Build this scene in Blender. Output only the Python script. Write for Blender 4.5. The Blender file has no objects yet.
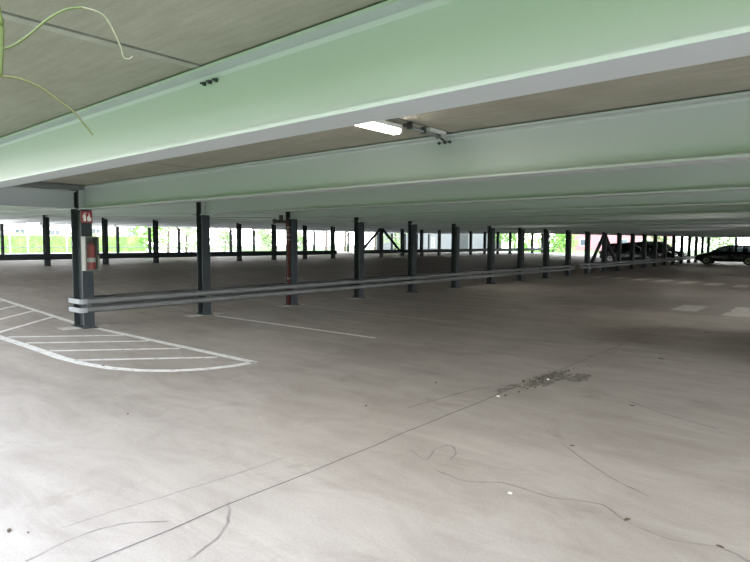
import bpy, bmesh, math, random
from mathutils import Vector, Matrix
random.seed(7)
S = bpy.context.scene
COL = S.collection
PI = math.pi

# ------------------------------------------------------------------ camera
F, YAW, PIT, ROL, EYE = 566.0, 0.71179, 0.06936, 0.00521, 1.6026
vd = Vector((-math.sin(YAW)*math.cos(PIT), math.cos(YAW)*math.cos(PIT), -math.sin(PIT)))
rd = Vector((math.cos(YAW), math.sin(YAW), 0)); ud = rd.cross(vd)
rr = rd*math.cos(ROL)+ud*math.sin(ROL); uu = ud*math.cos(ROL)-rd*math.sin(ROL)
cd = bpy.data.cameras.new('camera'); cam = bpy.data.objects.new('camera', cd); COL.objects.link(cam)
m = Matrix((rr, uu, -vd)).transposed().to_4x4(); m.translation = (0, 0, EYE); cam.matrix_world = m
cd.sensor_width = 36; cd.sensor_fit = 'HORIZONTAL'; cd.lens = 36*F/750; cd.clip_start = .05; cd.clip_end = 600
S.camera = cam

def ray(x, y): return vd+rr*((x-375)/F)-uu*((y-281)/F)
def at_z(x, y, z=0):
    d = ray(x, y); return Vector((0, 0, EYE))+d*((z-EYE)/d.z)
def at_x(x, y, X):
    d = ray(x, y); return Vector((0, 0, EYE))+d*(X/d.x)
def at_y(x, y, Y):
    d = ray(x, y); return Vector((0, 0, EYE))+d*(Y/d.y)

# ------------------------------------------------------------------ materials
def mat(name, col, rough=.6, metal=0, var=.08, scale=3.0, bump=0, emit=None, es=0, spec=.5, stretch=None, alpha=1, trans=0):
    m = bpy.data.materials.new(name); m.use_nodes = True
    n = m.node_tree.nodes; l = m.node_tree.links; b = n['Principled BSDF']
    b.inputs['Roughness'].default_value = rough; b.inputs['Metallic'].default_value = metal
    b.inputs['Specular IOR Level'].default_value = spec
    tc = n.new('ShaderNodeTexCoord'); ns = n.new('ShaderNodeTexNoise'); ns.inputs['Scale'].default_value = scale
    ns.inputs['Detail'].default_value = 5
    src = tc.outputs['Object']
    if stretch:
        mp = n.new('ShaderNodeMapping'); mp.inputs['Scale'].default_value = stretch; l.new(src, mp.inputs[0]); src = mp.outputs[0]
    l.new(src, ns.inputs['Vector'])
    rp = n.new('ShaderNodeValToRGB'); l.new(ns.outputs['Fac'], rp.inputs[0])
    rp.color_ramp.elements[0].position = .3; rp.color_ramp.elements[1].position = .7
    rp.color_ramp.elements[0].color = tuple(max(0, c*(1-var)) for c in col)+(1,)
    rp.color_ramp.elements[1].color = tuple(min(1, c*(1+var)) for c in col)+(1,)
    l.new(rp.outputs[0], b.inputs['Base Color'])
    if bump:
        bp = n.new('ShaderNodeBump'); bp.inputs['Strength'].default_value = bump; bp.inputs['Distance'].default_value = .01
        l.new(ns.outputs['Fac'], bp.inputs['Height']); l.new(bp.outputs[0], b.inputs['Normal'])
    if emit:
        b.inputs['Emission Color'].default_value = emit+(1,); b.inputs['Emission Strength'].default_value = es
    b.inputs['Alpha'].default_value = alpha; b.inputs['Transmission Weight'].default_value = trans
    return m

M = {}
M['beam'] = mat('pale_grey_paint', (.425, .435, .46), .45, 0, .03, .6)
M['column'] = mat('anthracite_paint', (.026, .032, .038), .6, 0, .12, 2, spec=.3)
M['galv'] = mat('galvanised_steel', (.14, .148, .15), .55, .3, .14, 3)
M['galv_light'] = mat('galvanised_band', (.22, .232, .25), .55, .1, .08, 3)
M['plate'] = mat('weathered_grout', (.55, .52, .48), .9, 0, .15, 6)
M['bolt'] = mat('dark_bolt_steel', (.05, .06, .06), .5, .5, .1, 5)
M['black'] = mat('black_plastic', (.02, .02, .022), .5, 0, .1, 5)
M['rubber'] = mat('tyre_rubber', (.025, .025, .026), .9, 0, .1, 5)
M['red'] = mat('fire_red', (.55, .035, .03), .4, 0, .06, 5)
M['signred'] = mat('sign_red', (.26, .02, .02), .5, 0, .06, 5)
M['pipe'] = mat('oxide_red_pipe', (.085, .016, .016), .5, 0, .15, 5)
M['white'] = mat('white_plastic', (.8, .8, .78), .5, 0, .04, 5)
M['cabinet'] = mat('grey_cabinet_plastic', (.115, .115, .098), .5, 0, .06, 5)
M['diffuser'] = mat('lit_diffuser', (.9, .9, .88), .4, 0, .01, 5, emit=(1, .96, .86), es=5)
M['housing'] = mat('lamp_housing_grey', (.55, .56, .55), .5, 0, .04, 5)
M['vine_green'] = mat('vine_stem_green', (.065, .09, .016), .5, 0, .2, 20)
M['vine_brown'] = mat('vine_stem_olive', (.075, .075, .022), .6, 0, .2, 20)
M['vine_dry'] = mat('vine_tip_dry', (.16, .16, .10), .6, 0, .15, 20)
M['leaf_dry'] = mat('dry_leaf', (.09, .065, .04), .8, 0, .3, 30)
M['debris'] = mat('dark_dirt', (.075, .065, .048), .95, 0, .4, 30)
M['foliage'] = mat('leaf_green', (.13, .29, .04), .55, 0, .35, .9)
M['foliage_light'] = mat('leaf_yellow_green', (.24, .33, .15), .55, 0, .35, .9)
M['bark'] = mat('bark', (.09, .07, .05), .9, 0, .3, 6)
M['render'] = mat('white_render', (.74, .74, .72), .85, 0, .04, .5)
M['pinkwall'] = mat('rose_render', (.41, .18, .19), .85, 0, .05, .5)
M['greywall'] = mat('pale_grey_cladding', (.14, .146, .15), .8, 0, .06, .4)
M['roof'] = mat('roof_grey', (.20, .19, .18), .8, 0, .1, 1)
M['winglass'] = mat('dark_window_glass', (.09, .11, .13), .08, 0, .05, 1)
M['doorgrey'] = mat('dark_grey_door', (.02, .024, .028), .5, 0, .06, 1)
M['carblack'] = mat('black_car_paint', (.012, .013, .016), .22, 0, .05, 2)
M['cargrey'] = mat('charcoal_car_paint', (.03, .033, .036), .25, .2, .05, 2)
M['carblue'] = mat('dark_blue_car_paint', (.014, .02, .034), .22, 0, .05, 2)
M['rim'] = mat('alloy_rim', (.45, .46, .47), .35, .6, .05, 4)
M['lampglass'] = mat('headlamp_glass', (.7, .72, .74), .15, 0, .03, 4)
M['tail'] = mat('tail_lamp_red', (.35, .02, .02), .25, 0, .05, 4)
M['pavement'] = mat('pale_paving', (.50, .49, .46), .9, 0, .1, .4)
M['lawn'] = mat('lawn_grass', (.07, .15, .035), .95, 0, .3, 1.5)
M['planter'] = mat('planter_concrete', (.4, .39, .37), .9, 0, .1, 4)
M['stain'] = mat('damp_stain_edge', (.27, .24, .215), .9, 0, .25, 8)

def glass(name, tint, a):
    m = bpy.data.materials.new(name); m.use_nodes = True
    n = m.node_tree.nodes; l = m.node_tree.links; n.remove(n['Principled BSDF'])
    t = n.new('ShaderNodeBsdfTransparent'); t.inputs[0].default_value = tint+(1,)
    g = n.new('ShaderNodeBsdfGlossy'); g.inputs['Roughness'].default_value = .05
    d = n.new('ShaderNodeMixShader'); d.inputs[0].default_value = a
    l.new(t.outputs[0], d.inputs[1]); l.new(g.outputs[0], d.inputs[2]); l.new(d.outputs[0], n['Material Output'].inputs[0])
    return m
M['carglass'] = glass('tinted_car_glass', (.10, .115, .12), .08)
M['clear'] = glass('clear_cover', (.82, .82, .80), .10)

def floor_mat():
    m = bpy.data.materials.new('worn_floor_coating'); m.use_nodes = True
    n = m.node_tree.nodes; l = m.node_tree.links; b = n['Principled BSDF']
    tc = n.new('ShaderNodeTexCoord')
    def noise(sc, det=6, rough=.6, stretch=None, dist=0):
        t = n.new('ShaderNodeTexNoise'); t.inputs['Scale'].default_value = sc; t.inputs['Detail'].default_value = det
        t.inputs['Roughness'].default_value = rough; t.inputs['Distortion'].default_value = dist
        s = tc.outputs['Object']
        if stretch:
            mp = n.new('ShaderNodeMapping'); mp.inputs['Scale'].default_value = stretch[:3]
            mp.inputs['Rotation'].default_value = (0, 0, stretch[3]); l.new(s, mp.inputs[0]); s = mp.outputs[0]
        l.new(s, t.inputs['Vector']); return t.outputs['Fac']
    def ramp(s, a, ca, z, cz):
        r = n.new('ShaderNodeValToRGB'); l.new(s, r.inputs[0]); e = r.color_ramp.elements
        e[0].position = a; e[0].color = tuple(ca)+(1,); e[1].position = z; e[1].color = tuple(cz)+(1,); return r.outputs[0]
    def mul(a, c, f=1.0):
        x = n.new('ShaderNodeMix'); x.data_type = 'RGBA'; x.blend_type = 'MULTIPLY'; x.inputs[0].default_value = f
        l.new(a, x.inputs[6]); l.new(c, x.inputs[7]); return x.outputs[2]
    c = ramp(noise(.35, 5, .55), .3, (.365, .325, .288), .7, (.445, .40, .358))
    c = mul(c, ramp(noise(1.1, 8, .65, (.35, 1.6, 1, .25), 1.2), .35, (.86, .85, .84), .62, (1.04, 1.04, 1.04)))
    c = mul(c, ramp(noise(1.5, 9, .72, (.6, 1.1, 1, -.35), 1.5), .38, (.89, .88, .87), .56, (1.0, 1.0, 1.0)))
    c = mul(c, ramp(noise(60, 3, .7), .3, (.90, .90, .90), .7, (1.06, 1.06, 1.06)))
    c = mul(c, ramp(noise(.55, 7, .7, (1, 1, 1, .6), 2.0), .30, (.80, .78, .75), .42, (1, 1, 1)))
    # darker floor area: an irregular ellipse with a soft edge
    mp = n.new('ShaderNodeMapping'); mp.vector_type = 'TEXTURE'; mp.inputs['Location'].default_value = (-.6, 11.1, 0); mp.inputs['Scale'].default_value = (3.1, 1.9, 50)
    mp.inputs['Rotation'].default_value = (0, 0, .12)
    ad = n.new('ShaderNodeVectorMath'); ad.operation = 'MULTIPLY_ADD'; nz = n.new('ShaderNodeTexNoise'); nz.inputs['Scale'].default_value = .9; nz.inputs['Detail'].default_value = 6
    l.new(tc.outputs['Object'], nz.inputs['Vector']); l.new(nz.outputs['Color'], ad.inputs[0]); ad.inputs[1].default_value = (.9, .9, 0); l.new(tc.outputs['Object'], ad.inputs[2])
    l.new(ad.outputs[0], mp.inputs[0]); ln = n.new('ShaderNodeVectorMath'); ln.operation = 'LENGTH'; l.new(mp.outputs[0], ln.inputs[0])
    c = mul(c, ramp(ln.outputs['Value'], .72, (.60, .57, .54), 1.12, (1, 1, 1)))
    l.new(c, b.inputs['Base Color']); b.inputs['Roughness'].default_value = .55
    b.inputs['Specular IOR Level'].default_value = .35
    rg = ramp(noise(1.3, 5, .6), .3, (.45,)*3, .7, (.66,)*3); l.new(rg, b.inputs['Roughness'])
    bp = n.new('ShaderNodeBump'); bp.inputs['Strength'].default_value = .12; bp.inputs['Distance'].default_value = .01
    l.new(noise(90, 3, .6), bp.inputs['Height']); l.new(bp.outputs[0], b.inputs['Normal'])
    return m
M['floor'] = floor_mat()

def concrete_ceiling():
    m = bpy.data.materials.new('board_marked_concrete'); m.use_nodes = True
    n = m.node_tree.nodes; l = m.node_tree.links; b = n['Principled BSDF']; b.inputs['Roughness'].default_value = .9
    tc = n.new('ShaderNodeTexCoord')
    def noise(sc, stretch):
        mp = n.new('ShaderNodeMapping'); mp.inputs['Scale'].default_value = stretch; l.new(tc.outputs['Object'], mp.inputs[0])
        t = n.new('ShaderNodeTexNoise'); t.inputs['Scale'].default_value = sc; t.inputs['Detail'].default_value = 8
        t.inputs['Roughness'].default_value = .65; l.new(mp.outputs[0], t.inputs['Vector']); return t.outputs['Fac']
    def ramp(s, a, ca, z, cz):
        r = n.new('ShaderNodeValToRGB'); l.new(s, r.inputs[0]); e = r.color_ramp.elements
        e[0].position = a; e[0].color = ca+(1,); e[1].position = z; e[1].color = cz+(1,); return r.outputs[0]
    def mul(a, c):
        x = n.new('ShaderNodeMix'); x.data_type = 'RGBA'; x.blend_type = 'MULTIPLY'; x.inputs[0].default_value = 1
        l.new(a, x.inputs[6]); l.new(c, x.inputs[7]); return x.outputs[2]
    a = ramp(noise(1.2, (1, 1, 1)), .3, (.26, .24, .20), .7, (.33, .31, .265))
    a = mul(a, ramp(noise(5, (.5, 5, 1)), .35, (.88, .88, .88), .65, (1.04, 1.04, 1.04)))
    a = mul(a, ramp(noise(70, (1, 1, 1)), .3, (.88, .88, .88), .7, (1.08, 1.08, 1.08)))
    l.new(a, b.inputs['Base Color'])
    return m
M['concrete'] = concrete_ceiling()
M['groove'] = mat('joint_sealant_dark', (.13, .125, .12), .9, 0, .3, 6)
M['joint_light'] = mat('joint_edge_mortar', (.33, .315, .28), .9, 0, .15, 6)

def paint_mat():
    m = bpy.data.materials.new('worn_white_road_paint'); m.use_nodes = True
    n = m.node_tree.nodes; l = m.node_tree.links; b = n['Principled BSDF']; b.inputs['Roughness'].default_value = .6
    tc = n.new('ShaderNodeTexCoord'); t = n.new('ShaderNodeTexNoise'); t.inputs['Scale'].default_value = 9; t.inputs['Detail'].default_value = 8
    t.inputs['Roughness'].default_value = .7; l.new(tc.outputs['Object'], t.inputs['Vector'])
    r = n.new('ShaderNodeValToRGB'); l.new(t.outputs['Fac'], r.inputs[0]); e = r.color_ramp.elements
    e[0].position = .33; e[0].color = (.50, .48, .45, 1); e[1].position = .5; e[1].color = (.84, .83, .80, 1)
    l.new(r.outputs[0], b.inputs['Base Color']); return m
M['paint'] = paint_mat()
M['paint_line'] = mat('worn_bay_line_paint', (.50, .47, .42), .7, 0, .18, 5)
M['paint_worn'] = mat('faded_road_paint', (.64, .61, .55), .7, 0, .18, 5)

# ------------------------------------------------------------------ mesh helpers
class MB:
    def __init__(s): s.b = bmesh.new()
    def box(s, x0, x1, y0, y1, z0, z1, M4=None):
        v = [s.b.verts.new(p) for p in ((x0,y0,z0),(x1,y0,z0),(x1,y1,z0),(x0,y1,z0),(x0,y0,z1),(x1,y0,z1),(x1,y1,z1),(x0,y1,z1))]
        for f in ((3,2,1,0),(4,5,6,7),(0,1,5,4),(1,2,6,5),(2,3,7,6),(3,0,4,7)): s.b.faces.new([v[i] for i in f])
        if M4: bmesh.ops.transform(s.b, matrix=M4, verts=v)
        return s
    def quad(s, *pts):
        s.b.faces.new([s.b.verts.new(p) for p in pts]); return s
    def bar(s, p, q, w, h):                       # rectangular bar from p to q
        p = Vector(p); q = Vector(q); d = q-p; L = d.length; z = d.normalized()
        x = z.cross(Vector((0,0,1))) if abs(z.z) < .99 else Vector((1,0,0)); x.normalize(); y = z.cross(x)
        m4 = Matrix((x, y, z)).transposed().to_4x4(); m4.translation = p
        return s.box(-w/2, w/2, -h/2, h/2, 0, L, m4)
    def prism(s, prof, axis, a, c, cap=True):     # closed 2-D profile extruded; axis 'x': prof=(y,z); 'y': prof=(x,z); 'z': prof=(x,y)
        def P(u, v, t): return {'x': (t, u, v), 'y': (u, t, v), 'z': (u, v, t)}[axis]
        A = [s.b.verts.new(P(u, v, a)) for u, v in prof]; B = [s.b.verts.new(P(u, v, c)) for u, v in prof]
        n = len(prof)
        for i in range(n): s.b.faces.new((A[i], A[(i+1) % n], B[(i+1) % n], B[i]))
        if cap: s.b.faces.new(A[::-1]); s.b.faces.new(B)
        return s
    def tube(s, pts, r, seg=8, cap=True):
        pts = [Vector(p) for p in pts]; rings = []; up = None
        for i, p in enumerate(pts):
            d = (pts[min(i+1, len(pts)-1)]-pts[max(i-1, 0)]).normalized()
            if up is None: up = d.orthogonal().normalized()
            else: up = (up-d*up.dot(d)).normalized()
            w = d.cross(up); R = r[i] if isinstance(r, (list, tuple)) else r
            rings.append([s.b.verts.new(p+(up*math.cos(t)+w*math.sin(t))*R) for t in [2*PI*k/seg for k in range(seg)]])
        for a, c in zip(rings, rings[1:]):
            for k in range(seg): s.b.faces.new((a[k], a[(k+1) % seg], c[(k+1) % seg], c[k]))
        if cap: s.b.faces.new(rings[0][::-1]); s.b.faces.new(rings[-1])
        return s
    def lathe(s, prof, o=(0,0,0), seg=20, axis='z'):
        rings = []
        for r, z in prof:
            ring = []
            for k in range(seg):
                t = 2*PI*k/seg; p = (r*math.cos(t), r*math.sin(t), z)
                if axis == 'y': p = (p[0], p[2], p[1])
                ring.append(s.b.verts.new((p[0]+o[0], p[1]+o[1], p[2]+o[2])))
            rings.append(ring)
        for a, c in zip(rings, rings[1:]):
            for k in range(seg): s.b.faces.new((a[k], a[(k+1) % seg], c[(k+1) % seg], c[k]))
        s.b.faces.new(rings[0][::-1]); s.b.faces.new(rings[-1]); return s
    def ribbon(s, pts, w, z0=.002, closed=False):  # flat thick strip on the floor following pts (x,y[,z])
        pts = [Vector((p[0], p[1], p[2] if len(p) > 2 else 0)) for p in pts]; L = []; n = len(pts)
        for i in range(n):
            d = pts[min(i+1, n-1)]-pts[max(i-1, 0)]; d.z = 0; d.normalize(); q = Vector((-d.y, d.x, 0))*w/2
            L.append([s.b.verts.new(pts[i]+q+Vector((0,0,z))) for z in (z0,)]+[s.b.verts.new(pts[i]-q+Vector((0,0,z0)))])
        for a, c in zip(L, L[1:]): s.b.faces.new((a[1], c[1], c[0], a[0]))
        return s
    def build(s, name, m, parent=None, smooth=False, bevel=0, matrix=None):
        if matrix: s.b.transform(matrix)
        bmesh.ops.recalc_face_normals(s.b, faces=s.b.faces)
        me = bpy.data.meshes.new(name); s.b.to_mesh(me); s.b.free()
        for p in me.polygons: p.use_smooth = smooth
        ms = m if isinstance(m, (list, tuple)) else [m]
        for k in ms: me.materials.append(k)
        o = bpy.data.objects.new(name, me); COL.objects.link(o)
        if parent: o.parent = parent
        if bevel:
            bv = o.modifiers.new('bevel', 'BEVEL'); bv.width = bevel; bv.segments = 2; bv.limit_method = 'ANGLE'
        return o

def tag(o, label=None, cat=None, group=None, kind=None):
    if label: o['label'] = label
    if cat: o['category'] = cat
    if group: o['group'] = group
    if kind: o['kind'] = kind
    elif cat: o['kind'] = 'thing'
    return o
def empty(name, loc, label, cat, group=None, rz=0):
    o = bpy.data.objects.new(name, None); COL.objects.link(o); o.location = loc; o.rotation_euler = (0, 0, rz)
    o.empty_display_size = .2; return tag(o, label, cat, group)
def copy_tree(o, parent=None):
    c = o.copy(); COL.objects.link(c)
    if parent: c.parent = parent
    for ch in list(o.children): copy_tree(ch, c)
    return c
ORD = ['first','second','third','fourth','fifth','sixth','seventh','eighth','ninth','tenth','eleventh','twelfth','thirteenth',
       'fourteenth','fifteenth','sixteenth','seventeenth','eighteenth','nineteenth','twentieth','twenty-first','twenty-second',
       'twenty-third','twenty-fourth','twenty-fifth','twenty-sixth','twenty-seventh','twenty-eighth','twenty-ninth','thirtieth',
       'thirty-first','thirty-second','thirty-third','thirty-fourth']

# ------------------------------------------------------------------ deck geometry
R1, R2, R3 = -10.88, -26.87, -42.3         # column rows
Y0, DY = 4.40, 2.5
YN, YE = .22, 62.0                         # near edge, far end of the slab
XE = 5.0
SL = .47/(R1-R2)                           # the middle bay rises away from the first row
def fz(x):
    if x > R1: return 0.0
    if x > R2: return (R1-x)*SL
    return .47+(R2-x)*.002
BB, BT = 2.155, 2.572                      # beam bottom, slab underside in the near bay
def cz(x):
    return BT+fz(x)*.93

# floor and ceiling
mb = MB()
for a, c in ((XE, R1), (R1, R2), (R2, R3-.5)):
    mb.quad((a, YN-.5, fz(a)), (a, YE, fz(a)), (c, YE, fz(c)), (c, YN-.5, fz(c)))
    mb.quad((a, YN-.5, fz(a)-.3), (c, YN-.5, fz(c)-.3), (c, YE, fz(c)-.3), (a, YE, fz(a)-.3))
    mb.quad((a, YN-.5, fz(a)), (c, YN-.5, fz(c)), (c, YN-.5, fz(c)-.3), (a, YN-.5, fz(a)-.3))
    mb.quad((a, YE, fz(a)), (c, YE, fz(c)), (c, YE, fz(c)-.3), (a, YE, fz(a)-.3))
x = R3-.5
mb.quad((x, YN-.5, fz(x)), (x, YE, fz(x)), (x, YE, fz(x)-.3), (x, YN-.5, fz(x)-.3))
bmesh.ops.remove_doubles(mb.b, verts=mb.b.verts, dist=.001)
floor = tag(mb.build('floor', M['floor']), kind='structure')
mb = MB()
for a, c in ((XE, R1), (R1, R2), (R2, R3-.5)):
    for h in (0, .22): mb.quad((a, YN, cz(a)+h), (a, YE, cz(a)+h), (c, YE, cz(c)+h), (c, YN, cz(c)+h))
    for y in (YN, YE): mb.quad((a, y, cz(a)), (c, y, cz(c)), (c, y, cz(c)+.22), (a, y, cz(a)+.22))
for x in (XE, R3-.5): mb.quad((x, YN, cz(x)), (x, YE, cz(x)), (x, YE, cz(x)+.22), (x, YN, cz(x)+.22))
bmesh.ops.remove_doubles(mb.b, verts=mb.b.verts, dist=.001)
ceiling = tag(mb.build('ceiling', M['concrete']), kind='structure')
# slab joints along Y
jx = [-2.83, 1.2, -6.85, -14.9, -18.9, -22.9]
mb = MB()
for x in jx: mb.box(x-.010, x+.010, YN, YE, cz(x)-.003, cz(x)+.01)
mb.build('slab_joint', M['groove'], ceiling)
mb = MB()
for x in jx: mb.box(x-.075, x-.012, YN, YE, cz(x)-.0045, cz(x)+.01)
mb.build('joint_mortar', M['joint_light'], ceiling)

# unseen right wall keeps the bay dark; added block shades the floor
tag(MB().box(-.1, XE-.1, 9.4, 12.6, .0, BB-.005).build('wall_shade_block', M['greywall']), kind='structure')
tag(MB().box(XE-.1, XE+.1, 21, YE, 0, BB-.005).build('wall_right', M['greywall']), kind='structure')

# floor joints
mb = MB()
def wob(x, y0, y1, a=.015, st=.35):
    r = random.Random(5); y = y0; P = []
    while y < y1: P.append((x+r.uniform(-a, a), y)); y += st
    return P
mb.ribbon(wob(-2.85, YN-.4, 6.0, .012), .011, .0015)
mb.ribbon(wob(-2.84, 6.0, 13.0, .012), .008, .0015)
mb.build('floor_joint', M['groove'], floor)
mb = MB(); mb.ribbon([(-10.99, YN-.4), (-10.96, 4.2)], .035, .002); mb.ribbon([(-10.9, 4.6), (-10.88, YE)], .02, .002)
mb.build('expansion_joint', M['groove'], floor)
# curved edges of dried puddles
def pxline(L, w, mb, sub=4):
    P = [at_z(*q) for q in L]; Q = []
    n = len(P)
    for i in range(n-1):
        a, b_, c_, d_ = P[max(i-1, 0)], P[i], P[i+1], P[min(i+2, n-1)]
        for k in range(sub):
            t = k/sub
            Q.append(.5*((2*b_)+(c_-a)*t+(2*a-5*b_+4*c_-d_)*t*t+(3*b_-a-3*c_+d_)*t**3))
    Q.append(P[-1]); r = random.Random(len(Q))
    mb.ribbon([(q.x+r.uniform(-.006, .006), q.y+r.uniform(-.006, .006)) for q in Q], w, .001)
def zl(L): return [(x/1.974, y/1.974+300) for x, y in L]
def zr(L): return [(x/1.861+370, y/1.861+260) for x, y in L]
mb = MB()
pxline(zl([(50,517),(160,465),(240,443),(330,437)]), .016, mb)
pxline(zl([(370,515),(430,470),(452,430),(448,400)]), .018, mb)
pxline(zl([(120,450),(230,415),(350,380),(460,345),(560,312)]), .010, mb)
pxline(zr([(120,390),(180,412),(250,415),(330,440),(430,455),(480,488),(560,520),(650,535),(707,562)]), .016, mb)
pxline(zr([(75,353),(105,372),(122,352),(150,345),(160,360),(148,372)]), .014, mb)
pxline(zr([(70,275),(130,258),(200,240),(270,232)]), .022, mb)
pxline(zr([(480,262),(560,290),(650,315)]), .022, mb)
pxline(zr([(355,340),(440,400),(520,440)]), .016, mb)
mb.build('stain_edge', M['stain'], floor)
# the dark damp patch beside the joint
mb = MB(); r = random.Random(3)
for cx, cy, a, b_ in ((-2.72, 6.35, .16, .55), (-2.5, 6.6, .12, .28), (-2.9, 5.6, .06, .3)):
    n = 26; c0 = mb.b.verts.new((cx, cy, .0014)); ring = []
    for k in range(n):
        t = 2*PI*k/n; s = r.uniform(.6, 1.15); ring.append(mb.b.verts.new((cx+a*s*math.cos(t), cy+b_*s*math.sin(t), .0014)))
    for k in range(n): mb.b.faces.new((c0, ring[k], ring[(k+1) % n]))
M['damp'] = mat('damp_concrete', (.21, .19, .165), .7, 0, .5, 14)
mb.build('damp_patch', M['damp'], floor)

# ------------------------------------------------------------------ painted markings (paint belongs to the floor)
W = .12
def isl(mb, P, w=W): mb.ribbon(P, w, .003)
mb = MB()
arc = [(-12.2, 2.96), (-10.6, 2.96), (-9.4, 2.98), (-8.2, 2.98), (-7.6, 3.03), (-7.1, 3.14), (-6.7, 3.32), (-6.38, 3.58), (-6.17, 3.90), (-6.06, 4.25), (-6.04, 4.56)]
isl(mb, arc, .13); isl(mb, [(-10.5, 4.44), (-6.02, 4.56)])
for x in (-10.62, -9.80, -8.86, -7.90):
    isl(mb, [(x, 3.05), (x+1.22, 4.42)], .10)
o = mb.build('painted_island', M['paint'], floor); o['label'] = 'white hatched island painted in front of the extinguisher column'
mb = MB()
def fl(x, y): return (x, y, fz(x))
isl(mb, [fl(-11.15, 4.40), fl(-16.2, 4.46), fl(-18.5, 4.48)])
for x in (-12.41, -13.49, -14.55, -15.6): isl(mb, [fl(x, 4.38), fl(x+1.3, 2.98)], .10)
isl(mb, [fl(-12.2, 2.96), fl(-18.5, 2.96)])
o = mb.build('painted_island', M['paint'], floor); o['label'] = 'white hatched island painted left of the extinguisher column'
for k in range(1, 21):
    y = Y0+DY*k
    mb = MB(); isl(mb, [(-10.45, y), (-6.1, y+.18)], .11); mb.build('bay_line', M['paint'] if k < 2 else M['paint_line'], floor)
for k in list(range(1, 15)):
    y = Y0+DY*k
    mb = MB(); isl(mb, [fl(-11.4, y), fl(-16.2, y)], .11); isl(mb, [fl(-21.9, y), fl(-26.4, y)], .11)
    mb.build('bay_line', M['paint_line'], floor)
for i, (x, y0, y1) in enumerate(((-3.2, 14.9, 16.4), (-2.08, 14.6, 16.8), (-.95, 14.6, 16.8))):
    mb = MB(); isl(mb, [(x, y0), (x, y1)], .55); mb.build('crossing_bar', M['paint_worn'], floor)
for i in range(8):
    x = -9.4+i*1.0; y = 27.2-.32*i
    mb = MB(); isl(mb, [(x, y-.9), (x, y+.9)], .5); mb.build('crossing_bar', M['paint_worn'], floor)

# ------------------------------------------------------------------ beams
def beam_prof(w=.22, h=BT-BB-.011, tf=.018, tw=.012, r=.018):
    a = w/2; t = tw/2
    P = [(-a, 0), (a, 0), (a, tf), (t+r, tf), (t, tf+r), (t, h-tf-r), (t+r, h-tf), (a, h-tf), (a, h), (-a, h), (-a, h-tf), (-t-r, h-tf), (-t, h-tf-r), (-t, tf+r), (-t-r, tf), (-a, tf)]
    return P
def beam_mesh(x0, x1, dz):
    mb = MB(); mb.prism(beam_prof(), 'x', 0, x1-x0)
    for v in mb.b.verts: v.co.z += dz*(v.co.x/(x1-x0))
    return mb
KS = list(range(-1, 23))
def bolts(L, y, parent):
    for x, z in L:
        mb = MB(); mb.tube([(x, y+.004, z), (x, y-.012, z)], .013, 6); mb.tube([(x, y-.012, z), (x, y-.03, z)], .007, 6)
        mb.build('bolt', M['bolt'], parent)
B = {}
protos = {}
for bay, (xa, xb) in enumerate(((R1+.056, XE-.15), (R2+.02, R1-.24), (R3+.02, R2-.12))):
    z = cz(xa)-(BT-BB); dz = cz(xb)-cz(xa)
    for k in KS:
        if bay not in protos:
            root = beam_mesh(xa, xb, dz).build('steel_beam', M['beam']); protos[bay] = root
            mb = MB(); mb.box(-.012, .0, -.10, .10, 0, BT-BB-.02); mb.build('end_plate', M['column'], root)
            mb = MB(); mb.box(.03, .045, -.1, .1, .018, BT-BB-.018); mb.build('stiffener', M['beam'], root)
            o = root
        else: o = copy_tree(protos[bay])
        o.location = (xa, Y0+DY*k, z)
        n = k+1
        if bay == 0:
            lab = {-1: 'big pale green steel ceiling beam nearest the camera', 0: 'pale steel ceiling beam just beyond the lit lamp, ending at the extinguisher column'}.get(
                k, 'pale grey steel ceiling beam of the near bay, %s from the camera' % ORD[n])
            tag(o, lab, 'ceiling beam', 'ceiling beams over the near bay')
        elif bay == 1:
            tag(o, 'pale grey steel ceiling beam behind the guardrail row, %s from the left end' % ORD[n], 'ceiling beam', 'ceiling beams over the middle bay')
        else:
            tag(o, 'pale grey steel ceiling beam of the farthest bay, %s from the left end' % ORD[n], 'ceiling beam', 'ceiling beams over the far bay')
        B[bay, k] = o
p = at_y(212, 82.5, Y0-DY)
bolts([(p.x-(R1+.056)+dx, p.z-BB) for dx in (-.06, 0, .06)], -.008, B[0, -1])
p = at_y(445.5, 143, Y0)
bolts([(p.x-(R1+.056)+dx, p.z-BB) for dx in (-.06, .0, .055)], -.008, B[0, 0])

# girder along the first row over the open drive
mb = MB(); mb.prism([(-.10, 0), (.10, 0), (.10, .018), (.006, .018), (.006, .30), (.10, .30), (.10, .318), (-.10, .318), (-.10, .30), (-.006, .30), (-.006, .018), (-.10, .018)], 'y', .12, DY-.15)
g = mb.build('edge_girder', M['beam']); g.location = (R1, Y0-DY, BB+.01)
tag(g, 'grey steel girder over the open drive left of the extinguisher column', 'girder')
mb = MB(); mb.box(.105, .42, .13, DY-.13, .325, .395); mb.build('bearing_ledge', M['greywall'], g)

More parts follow.
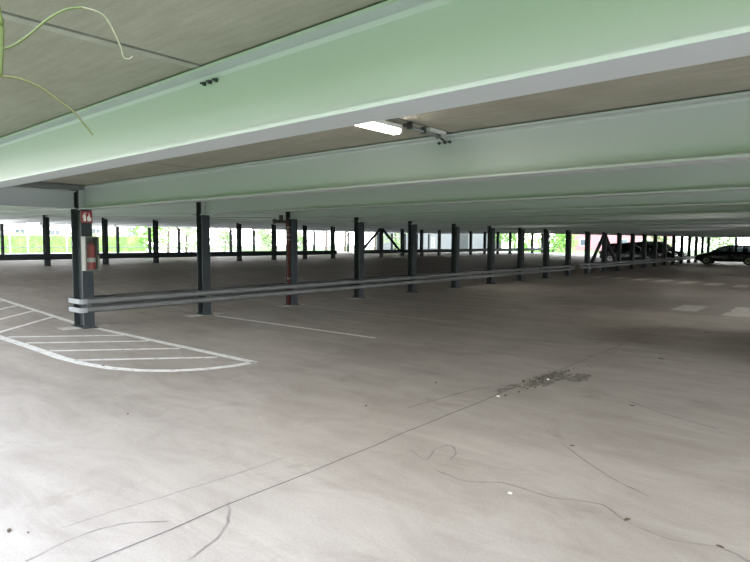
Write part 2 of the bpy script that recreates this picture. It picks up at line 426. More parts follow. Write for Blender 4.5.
# ------------------------------------------------------------------ columns
def column(hf, hb, w=.19, d=.22):
    """H column: front flange to hf, rear flange and web to hb"""
    mb = MB(); a = d/2
    mb.box(a-.02, a, -w/2, w/2, .015, hf)
    mb.box(-a, -a+.02, -w/2, w/2, .015, hb)
    mb.box(-a+.02, a-.02, -.007, .007, .015, hf)
    mb.box(-a+.02, -.012, -.007, .007, hf, hb)
    return mb
def make_column(hf, hb, label, group, d=.22):
    root = empty('steel_column', (0, 0, 0), label, 'column', group)
    column(hf, hb, .19, d).build('shaft', M['column'], root)
    MB().box(-d/2-.06, d/2+.06, -.125, .125, 0, .015).build('base_plate', M['column'], root)
    MB().box(.0, d/2-.022, -.09, .09, hf-.012, hf-.002).build('head_plate', M['column'], root)
    for sx in (-1, 1):
        for sy in (-1, 1): mb = MB(); mb.tube([(sx*(d/2+.03), sy*.07, .01), (sx*(d/2+.03), sy*.07, .045)], .014, 6); mb.build('anchor_bolt', M['bolt'], root)
    return root
GR = 'dark steel columns of the guardrail row'
YC = Y0-.03; hf0 = BB
pc = make_column(BB-.003, BT-.004, '', GR)
for k in range(-1, 23):
    c = pc if k == -1 else copy_tree(pc) if k else make_column(BB-.003, BT-.004, '', GR, .44)
    c.location = (R1+.04 if k else R1, YC+DY*k, 0)
    lab = {-1: 'dark steel column left of the extinguisher column, outside the frame', 0: 'dark steel column carrying the fire extinguisher cabinet and red sign', 1: 'dark steel column between the extinguisher column and the red pipe',
           2: 'dark steel column with the dark red pipe on it', 3: 'dark steel column next beyond the red pipe column', 11: 'dark steel column far along the guardrail with two slanting braces'}.get(
           k, 'dark steel column of the guardrail row, %s after the extinguisher column' % ORD[k-1])
    tag(c, lab, 'column', GR)
    if k in (0, 1, 2, 3):      # pale grout pad cast around the foot
        pad = MB().box(-.17, .17, -.42, .40, 0, .006).build('grout_pad', M['plate'], c)
    if k in (0, 1): MB().box(-.012, .004, -.095, -.008, hf0-.05, hf0-.003).build('bearing_bracket', M['column'], c)
    if k == 11:
        for s in (-1, 1):
            mb = MB(); mb.bar((0, s*.10, BB-.1), (0, s*(DY-.14), .12), .13, .13); mb.build('brace', M['column'], c)
G2 = 'dark steel columns of the middle row'
H2 = cz(R2)-.432-fz(R2)
p2 = make_column(H2, H2+.41, '', G2, .22)
for k in range(-1, 23):
    c = p2 if k == -1 else copy_tree(p2)
    c.location = (R2, Y0+DY*k-.07, fz(R2))
    if k == 11:
        for s in (-1, 1):
            mb = MB(); mb.bar((.0, s*.12, H2-.05), (.0, s*(DY-.16), .35), .14, .14); mb.build('brace', M['column'], c)
    tag(c, 'dark steel column of the middle row with two slanting braces' if k == 11 else 'dark steel column of the middle row behind, %s from the left end' % ORD[k+1], 'column', G2)
G3 = 'slim columns of the far facade'
H3 = cz(R3)-.432-fz(R3)
root = empty('facade_column', (0, 0, 0), '', 'column', G3)
column(H3, H3+.41, .16, .2).build('shaft', M['column'], root); MB().box(-.15, .15, -.12, .12, 0, .015).build('base_plate', M['column'], root)
for k in range(-1, 23):
    c = root if k == -1 else copy_tree(root)
    c.location = (R3, Y0+DY*k+.15, fz(R3))
    tag(c, 'slim dark column at the far open facade, %s from the left end' % ORD[k+1], 'column', G3)
# far end and its columns
for i, x in enumerate((-2.0, -5.5, -9.0)):
    c = copy_tree(root); c.location = (x, YE-.5, 0)
    tag(c, 'slim dark column at the far end behind the parked car, %s from the right' % ORD[i], 'column', 'columns at the far end')
    for ch in c.children:
        if ch.name.startswith('shaft'): ch.scale = (1, 1, BB/H3)

# ------------------------------------------------------------------ guardrails
def rail_prof(s=1):                        # cold-formed rail, 0.12 tall, folded; depth away from the columns
    return [(0, 0), (.035*s, .012), (.055*s, .03), (.055*s, .09), (.035*s, .108), (0, .12), (0, .115), (.03*s, .103), (.049*s, .087), (.049*s, .033), (.03*s, .017), (0, .005)]
def guardrail(y0, y1, X, zb, sides, label, cap0=False, cap1=False, plates=True, xo=.23, zs=(.283, .43), m='galv', tall=1.0):
    r = empty('guardrail', (X, y0, zb), label, 'guardrail', 'guardrails between the parking bays')
    L = y1-y0
    for s in sides:
        for z in zs:
            mb = MB(); mb.prism([(s*xo+u, v*tall+z) for u, v in rail_prof(s)], 'y', 0, L); mb.build('rail', M[m], r)
        if plates:
            k = 0
            y = 4.15
            while y < L:
                for z in zs:
                    mb = MB(); mb.box(s*(xo+.055)-.003, s*(xo+.055)+.003, y-.14, y+.14, z+.034, z+.086)
                    for dy in (-.09, -.03, .03, .09): mb.tube([(s*(xo+.05), y+dy, z+.06), (s*(xo+.066), y+dy, z+.06)], .009, 6)
                    mb.build('splice_plate', M['galv'], r)
                y += 5.0
    for k in range(-1, 23):
        y = YC+DY*k-y0
        if X == R1 and 0 < y < L:
            for s in sides:
                a_ = .223 if k == 0 else .111+(.04*s)
                mb = MB(); mb.box(min(s*a_, s*xo), max(s*a_, s*xo), y-.05, y+.05, .29, .55); mb.build('spacer_block', M[m], r)
    for flag, yy, sg in ((cap0, 0, -1), (cap1, L, 1)):
        if flag:
            for z in (.29, .45):
                # flat band bent around the column end in a U
                P = []; R = .07; xx = xo+.062
                P += [(xx, yy-sg*.03), (xx, yy+sg*.02)]
                for t in range(1, 7): P.append((xx-R+R*math.cos(PI/2*t/6), yy+sg*(.02+R*math.sin(PI/2*t/6))))
                Q = [(-a, c) for a, c in P[::-1]]
                path = P+Q; mb = MB(); prev = None
                for i, (px, py) in enumerate(path):
                    n0 = path[max(i-1, 0)]; n1 = path[min(i+1, len(path)-1)]
                    d = Vector((n1[0]-n0[0], n1[1]-n0[1], 0)).normalized(); q = Vector((-d.y, d.x, 0))*.004
                    cur = [mb.b.verts.new((px+q.x, py+q.y, z)), mb.b.verts.new((px+q.x, py+q.y, z+.088)), mb.b.verts.new((px-q.x, py-q.y, z+.088)), mb.b.verts.new((px-q.x, py-q.y, z))]
                    if prev:
                        for j in range(4): mb.b.faces.new((prev[j], prev[(j+1) % 4], cur[(j+1) % 4], cur[j]))
                    else: mb.b.faces.new(cur)
                    prev = cur
                mb.b.faces.new(prev[::-1]); mb.build('end_band', M['galv_light'], r)
    return r
gr = guardrail(YC-.085, Y0+DY*9+.18, R1, 0, (1, -1), 'long grey two-rail guardrail starting at the extinguisher column', True, True)
guardrail(Y0+DY*10-.18, Y0+DY*20+.2, R1, 0, (1, -1), 'far grey two-rail guardrail beyond the gap, towards the parked car', True, False)
guardrail(Y0-DY*1.2, Y0+DY*9+.1, R2, fz(R2), (1,), 'dark guardrail along the left part of the middle row', plates=False, xo=.16, zs=(.28,), m='column', tall=2.2)
guardrail(Y0+DY*10-.2, Y0+DY*22.2, R2, fz(R2), (1,), 'dark guardrail along the right part of the middle row', plates=False, xo=.16, zs=(.28,), m='column', tall=2.2)
guardrail(Y0-DY*1.2, Y0+DY*22.2, R3, fz(R3), (1,), 'pale guardrail along the far open facade', plates=False, xo=-.2, zs=(.55,), m='galv_light', tall=.5)

# ------------------------------------------------------------------ things on the first columns
XF = R1+.22
# sign
Yc = YC+.005
s = empty('fire_extinguisher_sign', (XF+.002, Yc, 1.915), 'red square fire extinguisher sign at the top of the column', 'sign')
MB().box(0, .004, -.10, .10, 0, .21).build('sign_plate', M['signred'], s)
mb = MB()
x = .0052
def poly(mb, P, x=x): mb.b.faces.new([mb.b.verts.new((x, (u-.5)*.20, v*.21)) for u, v in P])
poly(mb, [(.20,.14),(.42,.14),(.42,.62),(.38,.68),(.24,.68),(.20,.62)])       # extinguisher body
poly(mb, [(.27,.68),(.35,.68),(.35,.74),(.27,.74)])
poly(mb, [(.24,.75),(.48,.83),(.48,.87),(.24,.80)])
poly(mb, [(.22,.70),(.25,.70),(.16,.55),(.13,.40),(.11,.40),(.13,.58)])
mb.build('extinguisher_pictogram', M['white'], s)
mb = MB()
poly(mb, [(.56,.14),(.84,.14),(.90,.30),(.86,.52),(.80,.40),(.76,.62),(.68,.88),(.66,.62),(.60,.48),(.55,.58),(.51,.34)])
mb.build('flame_pictogram', M['white'], s)
# cabinet
cb = empty('extinguisher_cabinet', (XF+.002, YC+.012, 1.05), 'grey cabinet with clear front holding a fire extinguisher on the column', 'cabinet')
mb = MB(); w, h, d = .245, .62, .17
mb.box(0, .012, -w/2, w/2, 0, h); mb.box(.012, d, -w/2, -w/2+.018, 0, h); mb.box(.012, d, w/2-.018, w/2, 0, h)
mb.box(.012, d, -w/2+.018, w/2-.018, 0, .018); mb.box(.012, d, -w/2+.018, w/2-.018, h-.018, h)
mb.build('cabinet_body', M['cabinet'], cb, bevel=.006)
dr = MB()
fw = .026
dr.box(d, d+.018, -w/2, -w/2+fw, 0, h).box(d, d+.018, w/2-fw, w/2, 0, h).box(d, d+.018, -w/2+fw, w/2-fw, 0, fw).box(d, d+.018, -w/2+fw, w/2-fw, h-fw, h)
dr = dr.build('door_frame', M['cabinet'], cb, bevel=.004)
MB().box(d+.006, d+.010, -w/2+fw, w/2-fw, fw, h-fw).build('clear_pane', M['clear'], dr)
MB().box(d+.018, d+.032, w/2-.03, w/2-.012, h/2-.04, h/2+.04).build('door_latch', M['black'], dr)
ex = empty('fire_extinguisher', (XF+.095, YC+.02, 1.069), 'red fire extinguisher standing inside the grey cabinet', 'fire extinguisher')
MB().lathe([(.066, 0), (.072, .006), (.072, .012), (.072, .40), (.066, .435), (.045, .465), (.022, .475), (.022, .49)], seg=24).build('cylinder', M['red'], ex, smooth=True)
MB().lathe([(.0725, .14), (.0732, .142), (.0732, .215), (.0725, .217)], seg=24).build('label_band', M['white'], ex, smooth=True)
MB().lathe([(.024, .488), (.024, .515), (.014, .52), (.014, .535)], seg=14).build('valve', M['bolt'], ex)
MB().bar((0, -.02, .528), (.0, .06, .542), .022, .012).bar((0, -.02, .515), (0, .055, .512), .02, .008).build('handle', M['black'], ex)
MB().tube([(0, -.02, .505), (.02, -.07, .49), (.03, -.092, .42), (.03, -.094, .3), (.03, -.092, .2)], .010, 8).build('hose', M['black'], ex, smooth=True)
# pale strap around the rear flange
mb = MB(); mb.box(R1-.225, R1-.17, YC-.104, YC-.098, 1.50, 1.58); mb.box(R1-.234, R1-.2255, YC-.104, YC+.10, 1.50, 1.58)
tag(mb.build('steel_strap', M['galv_light']), 'pale metal strap on the rear edge of the extinguisher column', 'strap')

# red pipe on the third column
py = YC+2*DY
p = empty('drain_pipe', (R1+.03, py-.09, 0), 'dark red pipe with white collars standing against the third column', 'pipe')
MB().tube([(0, 0, .016), (0, 0, 2.0), (0, -.02, 2.05), (0, -.07, 2.08), (0, -.13, 2.085)], .038, 14).build('riser', M['pipe'], p, smooth=True)
MB().tube([(0, -.13, 2.085), (0, -.44, 2.085)], .040, 12).build('branch', M['black'], p, smooth=True)
MB().tube([(0, -.24, 2.08), (0, -.24, 2.24)], .05, 12).build('valve', M['black'], p, smooth=True)
MB().tube([(0, -.42, 2.085), (0, -.47, 2.085)], .06, 12).build('end_flange', M['black'], p, smooth=True)
for z in (1.62, 1.74, .66, 1.93):
    MB().tube([(0, 0, z), (0, 0, z+.035)], .046, 14).build('collar', M['galv_light'], p, smooth=True)
for z in (.95, 1.85):
    MB().tube([(0, 0, z), (0, 0, z+.03)], .045, 14).box(-.012, .012, .04, .08, z, z+.03).build('clamp', M['bolt'], p)

# little white plates and a black box on far columns
for z, lab in ((2.02, 'upper of two small white plates on a far column'), (1.66, 'lower of two small white plates on a far column')):
    o = MB().box(0, .01, -.08, .08, 0, .13).build('number_plate', M['white']); o.location = (R1+.151, YC+DY*8, z); tag(o, lab, 'plate', 'white plates on a far column')
o = MB().box(-.06, .06, 0, .10, 0, .34).build('junction_box', M['black'], bevel=.03); o.location = (R1+.04, YC+DY*7+.096, 1.62)
tag(o, 'black rounded box on the side of a far column', 'junction box')

# ------------------------------------------------------------------ lamps
def lamp(loc, label, lit=True):
    r = empty('ceiling_lamp', loc, label, 'lamp', 'ceiling lamps between the beams')
    MB().box(-.05, .05, -.62, .62, 0, .035).build('lamp_housing', M['housing'], r, bevel=.008)
    MB().prism([(-.045, 0), (-.042, -.022), (-.03, -.034), (.03, -.034), (.042, -.022), (.045, 0)], 'y', -.60, .60).build('diffuser', M['diffuser'], r)
    for s in (-1, 1): MB().prism([(-.05, .02), (-.046, -.026), (-.032, -.038), (.032, -.038), (.046, -.026), (.05, .02)], 'y', s*.60, s*.615).build('end_cap', M['housing'], r)
    for s in (-1, 1): MB().box(-.03, .03, s*.4-.02, s*.4+.02, .035, BT-loc[2]-.001 if loc[0] > R1 else .075).build('bracket', M['housing'], r)
    return r
lz = 2.50
L0 = at_z(382, 129, lz-.03)
La, Lb = at_z(360.4, 126.4, lz-.034), at_z(399.6, 136.5, lz-.034)
lamp(((La.x+Lb.x)/2+.032, Lb.y-.70, lz), 'lit white batten lamp under the ceiling just beyond the nearest beam')
l2 = [(-2.9, 13.1, 'lit batten lamp of the near bay, second from the camera'), (-9.0, 18.1, 'lit batten lamp of the near bay beside the guardrail row'),
      (-2.9, 20.6, 'lit batten lamp of the near bay, third along the drive'), (-5.8, 25.6, 'lit batten lamp of the near bay over the far crossing bars'),
      (-2.9, 30.6, 'lit batten lamp of the near bay, fourth along the drive'), (-7.0, 40.6, 'lit batten lamp of the near bay close to the parked car')]
P0 = at_z(404.5, 125.2, 2.53); P1 = at_z(439.5, 137, 2.53); P1.y = min(P1.y, Y0-.06)
c = empty('cable_conduit', P0, 'thin white cable conduit running from the lamp to the second beam', 'conduit'); dv = P1-P0
MB().tube([dv*.12, dv], .012, 8).build('tube', M['galv_light'], c, smooth=True)
for t in (.14, .52, .97):
    q = dv*t; MB().box(q.x-.02, q.x+.02, q.y-.012, q.y+.012, -.016, BT-2.532).build('clip', M['bolt'] if t < .9 else M['galv'], c)
MB().bar((0, 0, 0), dv*.16, .028, .028).build('connector', M['black'], c)
e_ = at_y(446, 142.9, Y0-.02)-P0
MB().tube([dv, (dv+e_)/2+Vector((0, 0, .0)), e_], .009, 8).build('cable_gland', M['black'], c, smooth=True)
MB().box(dv.x+.03, dv.x+.07, dv.y*.6, dv.y, .015, BT-2.532).build('support_angle', M['housing'], c)
for i, (x, y, lab) in enumerate(l2): lamp((x, y, lz), lab)

# ------------------------------------------------------------------ cars
def loft(rings):
    mb = MB(); R = [[mb.b.verts.new(p) for p in r] for r in rings]
    n = len(R[0])
    for a, c in zip(R, R[1:]):
        for k in range(n-1): mb.b.faces.new((a[k], a[k+1], c[k+1], c[k]))
        mb.b.faces.new((a[n-1], a[0], c[0], c[n-1]))
    mb.b.faces.new(R[0][::-1]); mb.b.faces.new(R[-1]); return mb
def car(loc, rz, paint, label, h=1.48, estate=True):
    r = empty('car', loc, label, 'car', 'parked cars', rz)
    # body: x forward 0 = centre, length 4.5
    st = [(-2.25, .38, .72, .70), (-2.18, .26, .92, .80), (-1.9, .22, .98, .87), (-1.35, .20, .98, .90), (-.4, .20, .96, .905), (.6, .20, .95, .90), (1.0, .20, .94, .89), (1.5, .20, .87, .88), (1.95, .22, .78, .84), (2.17, .26, .66, .76), (2.25, .34, .58, .66)]
    rings = []
    for x, zb, zt, w in st:
        rings.append([(x, -w*.9, zb), (x, -w, zb+.12), (x, -w*1.0, (zb+zt)/2+.05), (x, -w*.97, zt-.08), (x, -w*.86, zt), (x, -w*.4, zt+.03), (x, w*.4, zt+.03), (x, w*.86, zt), (x, w*.97, zt-.08), (x, w, (zb+zt)/2+.05), (x, w, zb+.12), (x, w*.9, zb)])
    body = loft(rings).build('body', M[paint], r, smooth=True)
    sd = body.modifiers.new('sub', 'SUBSURF'); sd.levels = 1; sd.render_levels = 2
    # roof, pillars
    tail = -2.05 if estate else -1.75
    T = [(tail, tail+.45 if estate else -.95), (.25, .25), (1.22, .42)]
    zr, zs = h, .95
    top = [(tail+.40, zr-.06), (tail+.75, zr-.01), (-.5, zr), (.1, zr-.01), (.38, zr-.06)]
    mb = loft([[(x, -.60, z-.05), (x, -.52, z), (x, -.25, z+.02), (x, .25, z+.02), (x, .52, z), (x, .60, z-.05), (x, .5, z-.07), (x, -.5, z-.07)] for x, z in top])
    roof = mb.build('roof', M[paint], r, smooth=True)
    for s in (-1, 1):
        for p_, q_, w_, h_ in (((1.22, s*.80, .93), (.36, s*.585, zr-.08), .06, .05), ((.02, s*.83, .93), (-.08, s*.60, zr-.05), .09, .05),
                               ((-1.0, s*.83, .93), (-1.0, s*.60, zr-.05), .10, .05), ((tail+.08, s*.80, .93), (tail+.42, s*.585, zr-.09), .16, .06)):
            mb = MB(); mb.bar(p_, q_, w_, h_); mb.build('pillar', M[paint], roof)
        for a, c, ta, tb in ((.04, 1.16, -.03, .36), (-.95, -.03, -.95, -.13), (tail+.2, -1.05, tail+.5, -1.05)):
            wn = MB(); wn.quad((a, s*.815, .94), (c, s*.815, .94), (tb, s*.595, zr-.07), (ta, s*.595, zr-.07))
            wn.build('side_window', M['carglass'], r)
        mr = MB(); mr.box(.88, 1.02, s*.93 if s > 0 else -1.07, 1.07 if s > 0 else -.93, .95, 1.08); mr.bar((.98, s*.84, .97), (.96, s*.95, 1.0), .05, .04)
        mr.build('wing_mirror', M[paint], r, bevel=.02)
        lt = MB(); lt.box(2.02, 2.20, s*.60-.13, s*.60+.13, .60, .71); lt.build('headlamp', M['lampglass'], r, bevel=.03)
        tl = MB(); tl.box(-2.235, -2.10, s*.68-.11, s*.68+.11, .70, .88); tl.build('tail_lamp', M['tail'], r, bevel=.02)
    MB().quad((1.24, -.78, .95), (1.24, .78, .95), (.40, .56, zr-.06), (.40, -.56, zr-.06)).build('windscreen', M['carglass'], r)
    MB().quad((tail+.04, -.76, .96), (tail+.04, .76, .96), (tail+.40, .56, zr-.08), (tail+.40, -.56, zr-.08)).build('rear_window', M['carglass'], r)
    MB().box(2.2, 2.275, -.45, .45, .40, .54).build('grille', M['black'], r, bevel=.01)
    MB().box(2.26, 2.28, -.26, .26, .34, .44).build('number_plate', M['white'], r)
    for x in (.1, -.9):
        for y in (-.36, .36): MB().prism([(y-.22, .6), (y+.22, .6), (y+.22, 1.05), (y+.11, 1.1), (y+.11, 1.26), (y-.11, 1.26), (y-.11, 1.1), (y-.22, 1.05)], 'x', x-.12, x+.02).build('seat', M['black'], r, bevel=.02)
    for x in (1.38, -1.32):
        for s in (-1, 1):
            t = MB(); t.lathe([(.20, -.10), (.30, -.105), (.325, -.08), (.33, 0), (.325, .08), (.30, .105), (.20, .10)], seg=28, axis='y')
            wl = t.build('wheel', M['rubber'], r, smooth=False); wl.location = (x, s*.83, .33)
            rm = MB(); rm.lathe([(.205, s*.085), (.20, s*.108), (.06, s*.095), (.05, s*.112), (.001, s*.112)], seg=20, axis='y')
            rm.build('rim', M['rim'], wl)
            ar = MB(); ar.tube([(x+.40*math.cos(t_), s*.865, .33+.40*math.sin(t_)) for t_ in [PI*i/12 for i in range(13)]], .035, 6); ar.build('wheel_arch', M['black'], r, smooth=True)
    return r
car((-7.75, 50.4, 0), PI, 'carblack', 'black car at the far right, nose towards the guardrail', 1.47)
def bay2car(y, paint, lab, h, x=-14.0): car((x, y, fz(x)-.0), 0, paint, lab, h)
for px, paint, lab, h in ((632, 'cargrey', 'charcoal car behind the far guardrail, nearest of three together', 1.50),
                          (646, 'carblack', 'black car behind the far guardrail, middle of three together', 1.58), (658, 'carblue', 'dark blue car behind the far guardrail, farthest of three together', 1.66)):
    bay2car(at_x(px, 250, -13.5).y, paint, lab, h, -13.5)
# ------------------------------------------------------------------ hanging plant at the near edge of the slab
D = .86
def vp(x, y, d=D):
    r_ = ray(x, y); return Vector((0, 0, EYE))+r_.normalized()*d
top = vp(0, 8); top = Vector((top.x, YN-.03, cz(0)+.05))
v = empty('hanging_vine', top, 'thin green climbing plant stems hanging at top left from the slab edge', 'plant')
def vine(P, r0, r1, name, m, sub=6):
    n = len(P); Q = []
    for i in range(n-1):
        a, b_, c_, d_ = P[max(i-1, 0)], P[i], P[i+1], P[min(i+2, n-1)]
        for k in range(sub):
            t = k/sub; Q.append(.5*((2*b_)+(c_-a)*t+(2*a-5*b_+4*c_-d_)*t*t+(3*b_-a-3*c_+d_)*t**3))
    Q.append(P[-1]); N = len(Q)-1
    MB().tube([q-top for q in Q], [r0+(r1-r0)*i/N for i in range(N+1)], 8).build(name, m, v, smooth=True)
vine([top, top+Vector((.01, .005, -.25)), top+Vector((.0, .01, -.5)), vp(-3, 3), vp(1, 20), vp(1.5, 45), vp(0, 76)], .0035, .0026, 'main_stem', M['vine_green'])
vine([vp(1.5, 49), vp(14, 45), vp(30, 34), vp(48, 19), vp(66, 9.5), vp(82, 7.5)], .0016, .0013, 'tendril', M['vine_green'])
vine([vp(82, 7.5), vp(94, 10.5), vp(104, 16), vp(112, 28), vp(119, 43), vp(121.5, 49), vp(123, 56), vp(126, 59), vp(130, 58.5), vp(133, 56)], .0014, .0009, 'tendril', M['vine_dry'])
vine([vp(0, 76), vp(14, 77.5), vp(28, 81.5), vp(43, 89), vp(58, 100), vp(74, 112), vp(84, 124), vp(93, 135)], .0018, .0010, 'tendril', M['vine_brown'])

# planter on the deck above the edge that the plant hangs from
pl = empty('roof_planter', (-1.2, YN+.22, cz(0)+.22), 'concrete planter box standing on the roof edge above the camera', 'planter')
MB().box(-.9, .9, -.2, .2, 0, .06).box(-.9, .9, -.2, -.16, .06, .4).box(-.9, .9, .16, .2, .06, .4).box(-.9, -.86, -.16, .16, .06, .4).box(.86, .9, -.16, .16, .06, .4).build('box', M['planter'], pl)
MB().box(-.86, .86, -.16, .16, .06, .36).build('soil', M['debris'], pl)

# ------------------------------------------------------------------ litter on the floor
r = random.Random(11)
def leaf_mesh(s):
    mb = MB(); P = [(-1, 0), (-.5, .32), (.1, .42), (.6, .25), (1, 0), (.5, -.3), (-.1, -.4), (-.6, -.28)]
    t = [mb.b.verts.new((u*s, v_*s, .006+.3*s*abs(v_)*(1 if u > 0 else .4))) for u, v_ in P]; b_ = [mb.b.verts.new((u*s, v_*s, .002+.3*s*abs(v_)*(1 if u > 0 else .4))) for u, v_ in P]
    mb.b.faces.new(t); mb.b.faces.new(b_[::-1])
    for i in range(8): mb.b.faces.new((t[i], b_[i], b_[(i+1) % 8], t[(i+1) % 8]))
    return mb
spots = [(9, 531, .030, 'brown scrap at the lower left corner of the floor'), (28, 533, .012, 'tiny brown scrap beside the scrap at lower left'), (366, 406, .03, 'dry leaf lying left of the floor joint in mid floor'),
         (128, 414, .022, 'dry leaf lying below the painted island'), (661, 359, .05, 'dark leaf lying near the dark floor band at right'), (707, 333, .05, 'dark leaf lying in the dark floor band at right'),
         (627, 520, .030, 'dark leaf at the lower right of the floor'), (720, 547, .026, 'dark scrap at the far lower right corner'), (572, 446, .026, 'dry leaf in the right middle of the floor'),
         (436, 383, .035, 'dark leaf left of the dirt clump'), (103, 366, .035, 'dry leaf on the edge of the painted island'), (730, 312, .07, 'dark leaf on the crossing bar at right'), (632, 406, .03, 'dry leaf right of the dirt clump')]
for x, y, s, lab in spots:
    o = leaf_mesh(s*.75).build('dry_leaf', M['leaf_dry']); q = at_z(x, y); o.location = (q.x, q.y, .0); o.rotation_euler = (0, 0, r.uniform(0, 6)); tag(o, lab, 'leaf', 'dry leaves on the floor')
for x, y, s, lab in [(498, 397, .016, 'small white pebble at the near end of the dirt clump'), (510, 494, .013, 'small white pebble on the lower right floor'), (548, 380, .014, 'small pale pebble in the dirt clump')]:
    mb = MB(); bmesh.ops.create_icosphere(mb.b, subdivisions=2, radius=s)
    for v_ in mb.b.verts: v_.co.z = (v_.co.z*.6+s*.6); v_.co.x *= 1.3
    o = mb.build('pebble', M['plate'], smooth=True); q = at_z(x, y); o.location = (q.x, q.y, 0); tag(o, lab, 'pebble')
mb = MB()
for i in range(150):
    y = r.gauss(6.35, .38); x = -2.80+r.gauss(0, .055)+max(0, (y-6.3))*.12; s = r.uniform(.004, .013)
    M4 = Matrix.Translation((x, y, s*.4)) @ Matrix.Rotation(r.uniform(0, 6), 4, 'Z') @ Matrix.Rotation(r.uniform(-.3, .3), 4, 'X')
    mb.box(-s, s, -s*.6, s*.6, -s*.4, s*.4, M4)
tag(mb.build('dirt_clump', M['debris']), 'dark crumbly dirt gathered along the floor joint', 'dirt', kind='stuff')

# ------------------------------------------------------------------ outside
tag(MB().box(-260, 160, -160, 260, -.6, -.32).build('ground', M['pavement']), kind='structure')
tag(MB().box(-60, 60, -60, -1.2, -.319, -.15).build('lawn', M['lawn']), kind='structure')
tag(MB().box(-160, 60, YE+2, 150, -.319, -.15).build('lawn', M['lawn']), kind='structure')
def leaves(mb, n, fn, s0, s1, rnd):
    for i in range(n):
        p = Vector(fn(rnd)); s = rnd.uniform(s0, s1)
        a = Vector((rnd.gauss(0, 1), rnd.gauss(0, 1), rnd.gauss(0, 1))).normalized(); b_ = a.orthogonal().normalized()
        mb.quad(p-a*s, p+b_*s*.5, p+a*s, p-b_*s*.5)
def tree(loc, h, w, label, m, trunk=True, n=1500, low=.3, seed=1):
    rnd = random.Random(seed); t = empty('tree', loc, label, 'tree', 'trees outside')
    mb = MB(); mb.tube([(0, 0, 0), (.08, .05, h*.35), (-.05, .1, h*.75)], [.16*h/6, .12*h/6, .04], 8)
    br = []
    for i in range(7):
        z = h*(.3+.07*i); a = rnd.uniform(0, 6.28); q = (math.cos(a)*w*.38, math.sin(a)*w*.38, z+h*.15); mb.tube([(0, 0, z), q], [.05, .02], 6)
    mb.build('trunk', M['bark'], t)
    cl = [(rnd.uniform(-.6, .6)*w*.5, rnd.uniform(-.6, .6)*w*.5, h*(low+(1-low)*rnd.random()), rnd.uniform(.22, .36)*w) for i in range(14)]
    def fn(q):
        c = q.choice(cl); d = Vector((q.gauss(0, 1), q.gauss(0, 1), q.gauss(0, 1))).normalized()*c[3]*q.uniform(.5, 1)
        return (c[0]+d.x, c[1]+d.y, max(.1, c[2]+d.z*.8))
    mb = MB(); leaves(mb, n, fn, .12, .30, rnd); mb.build('foliage', m, t)
    return t
def hedge(x, y0, y1, h, d, label, m, seed=2, z=-.32):
    rnd = random.Random(seed); t = empty('hedge', (x, (y0+y1)/2, z), label, 'hedge', 'hedges outside')
    L = (y1-y0)/2
    MB().box(-d*.4, d*.4, -L, L, 0, h*.92).build('hedge_core', M['foliage'], t)
    def fn(q):
        f = q.random(); y = q.uniform(-L, L); hh = h*(1+.08*math.sin(y*1.7)+.05*math.sin(y*4.1))
        if f < .4: return (q.uniform(-d/2, d/2), y, hh*q.uniform(.94, 1.03))
        return (d/2*q.uniform(.8, 1.05), y, q.uniform(0, hh))
    mb = MB(); leaves(mb, int(L*2*70), fn, .10, .22, rnd); mb.build('leaves', m, t); return t
XH = -93
ya, yb, yc = at_x(-30, 240, XH).y, at_x(142, 240, XH).y, at_x(215, 240, XH).y
hedge(XH, ya, yb, 2.75, 1.6, 'clipped yellow green hedge before the white building at left', M['foliage_light'], 2)
# white building
def building(name, X, px0, px1, zt, label, wallm, wins, eave=True, depth=9, door=None):
    y0, y1 = at_x(px0, 240, X).y, at_x(px1, 240, X).y
    b_ = empty(name, (X, (y0+y1)/2, -.32), label, 'building', 'buildings outside'); L = (y1-y0)/2; zt = zt+.32
    MB().box(-depth, 0, -L, L, 0, zt).build('wall', wallm, b_)
    if eave:
        MB().prism([(1.1, zt), (1.1, zt+.25), (-depth/2, zt+2.4), (-depth-1.1, zt+.25), (-depth-1.1, zt)], 'y', -L-.8, L+.8).build('roof', M['roof'], b_)
    for (wx, wy0, wy1, wd) in wins:
        yc_ = at_x(wx, 240, X).y-(y0+y1)/2; za, zb = at_x(wx, wy1, X).z+.32, at_x(wx, wy0, X).z+.32
        f = MB().box(.0, .06, yc_-wd/2-.08, yc_+wd/2+.08, za-.08, zb+.08).build('window', M['white'], b_)
        MB().box(.06, .075, yc_-wd/2, yc_+wd/2, za, zb).build('pane', M['winglass'], f)
        MB().box(.075, .09, yc_-.03, yc_+.03, za, zb).build('glazing_bar', M['white'], f)
    if door:
        yy0, yy1 = at_x(door[0], 240, X).y-(y0+y1)/2, at_x(door[1], 240, X).y-(y0+y1)/2
        MB().box(.0, .05, yy0, yy1, 0, door[2]).build('door', M['doorgrey'], b_)
    return b_
building('house', -100, -40, 139, 4.0, 'white single storey house with dark eaves behind the hedge', M['render'], [(55, 230, 234.5, 1.5), (20, 229.5, 234.5, 1.2), (132, 228, 237, 1.6), (96, 229, 235, 1.4)])
building('outbuilding', -62, 413, 502, 4.6, 'pale grey flat outbuilding with dark door beyond the braced columns', M['greywall'], [(433, 238, 247, .8)], eave=False, door=(456, 468, 3.6))
YB = 130
bp = at_y(617, 240, YB)
b_ = empty('apartment_house', (bp.x, YB, -.32), 'rose pink rendered house far beyond the parked cars', 'building', 'buildings outside')
MB().box(-14, 9, 0, 10, 0, 9).build('wall', M['pinkwall'], b_)
MB().prism([(-15, 9), (10, 9), (-2.5, 13)], 'y', -.6, 10.6).build('roof', M['roof'], b_)
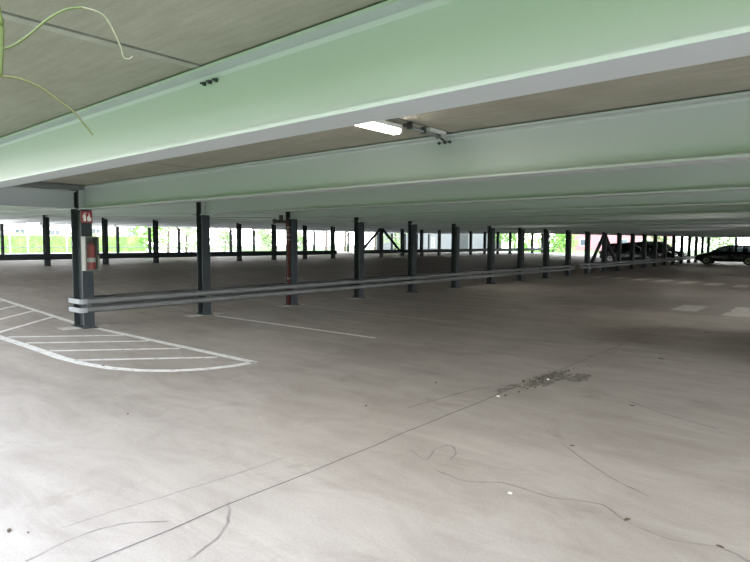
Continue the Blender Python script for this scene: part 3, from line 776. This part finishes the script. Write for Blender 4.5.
for i in range(5):
    for z in (1.2, 4.4):
        f = MB().box(-12.6+i*4.4, -10.9+i*4.4, -.08, 0, z, z+1.6).build('window', M['white'], b_); MB().box(-12.5+i*4.4, -11.0+i*4.4, -.1, -.081, z+.1, z+1.5).build('pane', M['winglass'], f)
TR = [(150, -60, 7, 4.5, 'foliage'), (168, -72, 8, 4.5, 'foliage_light'), (186, -66, 6.5, 5, 'foliage_light'), (225, -84, 4.2, 5, 'foliage_light'), (262, -80, 7, 3.5, 'foliage'), (268, -66, 4.0, 2.8, 'foliage_light'),
      (297, -80, 4, 3, 'foliage_light'), (326, -62, 8.5, 4.5, 'foliage'), (345, -66, 9, 5, 'foliage'), (375, -64, 8.0, 4.5, 'foliage_light'), (395, -60, 7.5, 4.5, 'foliage_light'), (514, -58, 6.5, 8, 'foliage'), (553, -40, 7, 8, 'foliage')]
for i, (px, X, h, w, mm) in enumerate(TR):
    q = at_x(px, 245, X)
    tree((X, q.y, -.32), h, w, 'leafy green tree outside the far facade, %s from the left' % ORD[i], M[mm], n=900 if px < 500 else 3500, low=.5 if h > 7.5 and px < 400 else .12, seed=20+i)
for i, (x, y, h, w) in enumerate(((-13, 77, 6, 7), (-5.5, 74, 5, 6), (2, 79, 7, 8), (-20, 81, 7, 7))):
    tree((x, y, -.15), h, w, 'bright green tree beyond the far end, %s in the row' % ORD[i], M['foliage_light'], n=1600, low=.1, seed=60+i)
# greenery behind the photographer
rb = hedge(-6, 0, 48, 4.9, 1.8, 'tall hedge on the lawn behind the camera', M['foliage'], 9, -.15)
rb.location = (0, -16, -.15); rb.rotation_euler = (0, 0, PI/2)
# fence posts outside the facade
for i, px in enumerate((10, 28, 67, 118, 215, 288)):
    q = at_x(px, 245, -52)
    o = MB().tube([(0, 0, -.32), (0, 0, 3.6)], .05, 8).build('fence_post', M['white']); o.location = (-52, q.y, 0)
    tag(o, 'slim white post outside the far facade, %s from the left' % ORD[i], 'post', 'white posts outside the facade')

# ------------------------------------------------------------------ light
w = bpy.data.worlds.new('world'); S.world = w; w.use_nodes = True
bg = w.node_tree.nodes['Background']; bg.inputs[1].default_value = 1.0
wn, wl_ = w.node_tree.nodes, w.node_tree.links
tcw = wn.new('ShaderNodeTexCoord'); sx = wn.new('ShaderNodeSeparateXYZ'); cr = wn.new('ShaderNodeValToRGB')
wl_.new(tcw.outputs['Generated'], sx.inputs[0]); wl_.new(sx.outputs['Z'], cr.inputs[0]); wl_.new(cr.outputs[0], bg.inputs[0])
e = cr.color_ramp.elements; e[0].position = 0; e[0].color = (1.6, 1.6, 1.58, 1); e[1].position = .75; e[1].color = (.60, .71, .92, 1)
sl = bpy.data.lights.new('sun', 'SUN'); sl.energy = .95; sl.angle = .15; sl.color = (1, .95, .86)
so = bpy.data.objects.new('sun', sl); COL.objects.link(so)
so.rotation_euler = Vector((.25, -.55, -.85)).to_track_quat('-Z', 'Y').to_euler()

S.view_settings.view_transform = 'Standard'; S.view_settings.look = 'None'; S.view_settings.gamma = 1; S.view_settings.use_curve_mapping = False
S.view_settings.exposure = 2.97
try:
    S.cycles.use_denoising = True; S.cycles.diffuse_bounces = 8; S.cycles.max_bounces = 14; S.cycles.transparent_max_bounces = 12
except Exception: pass
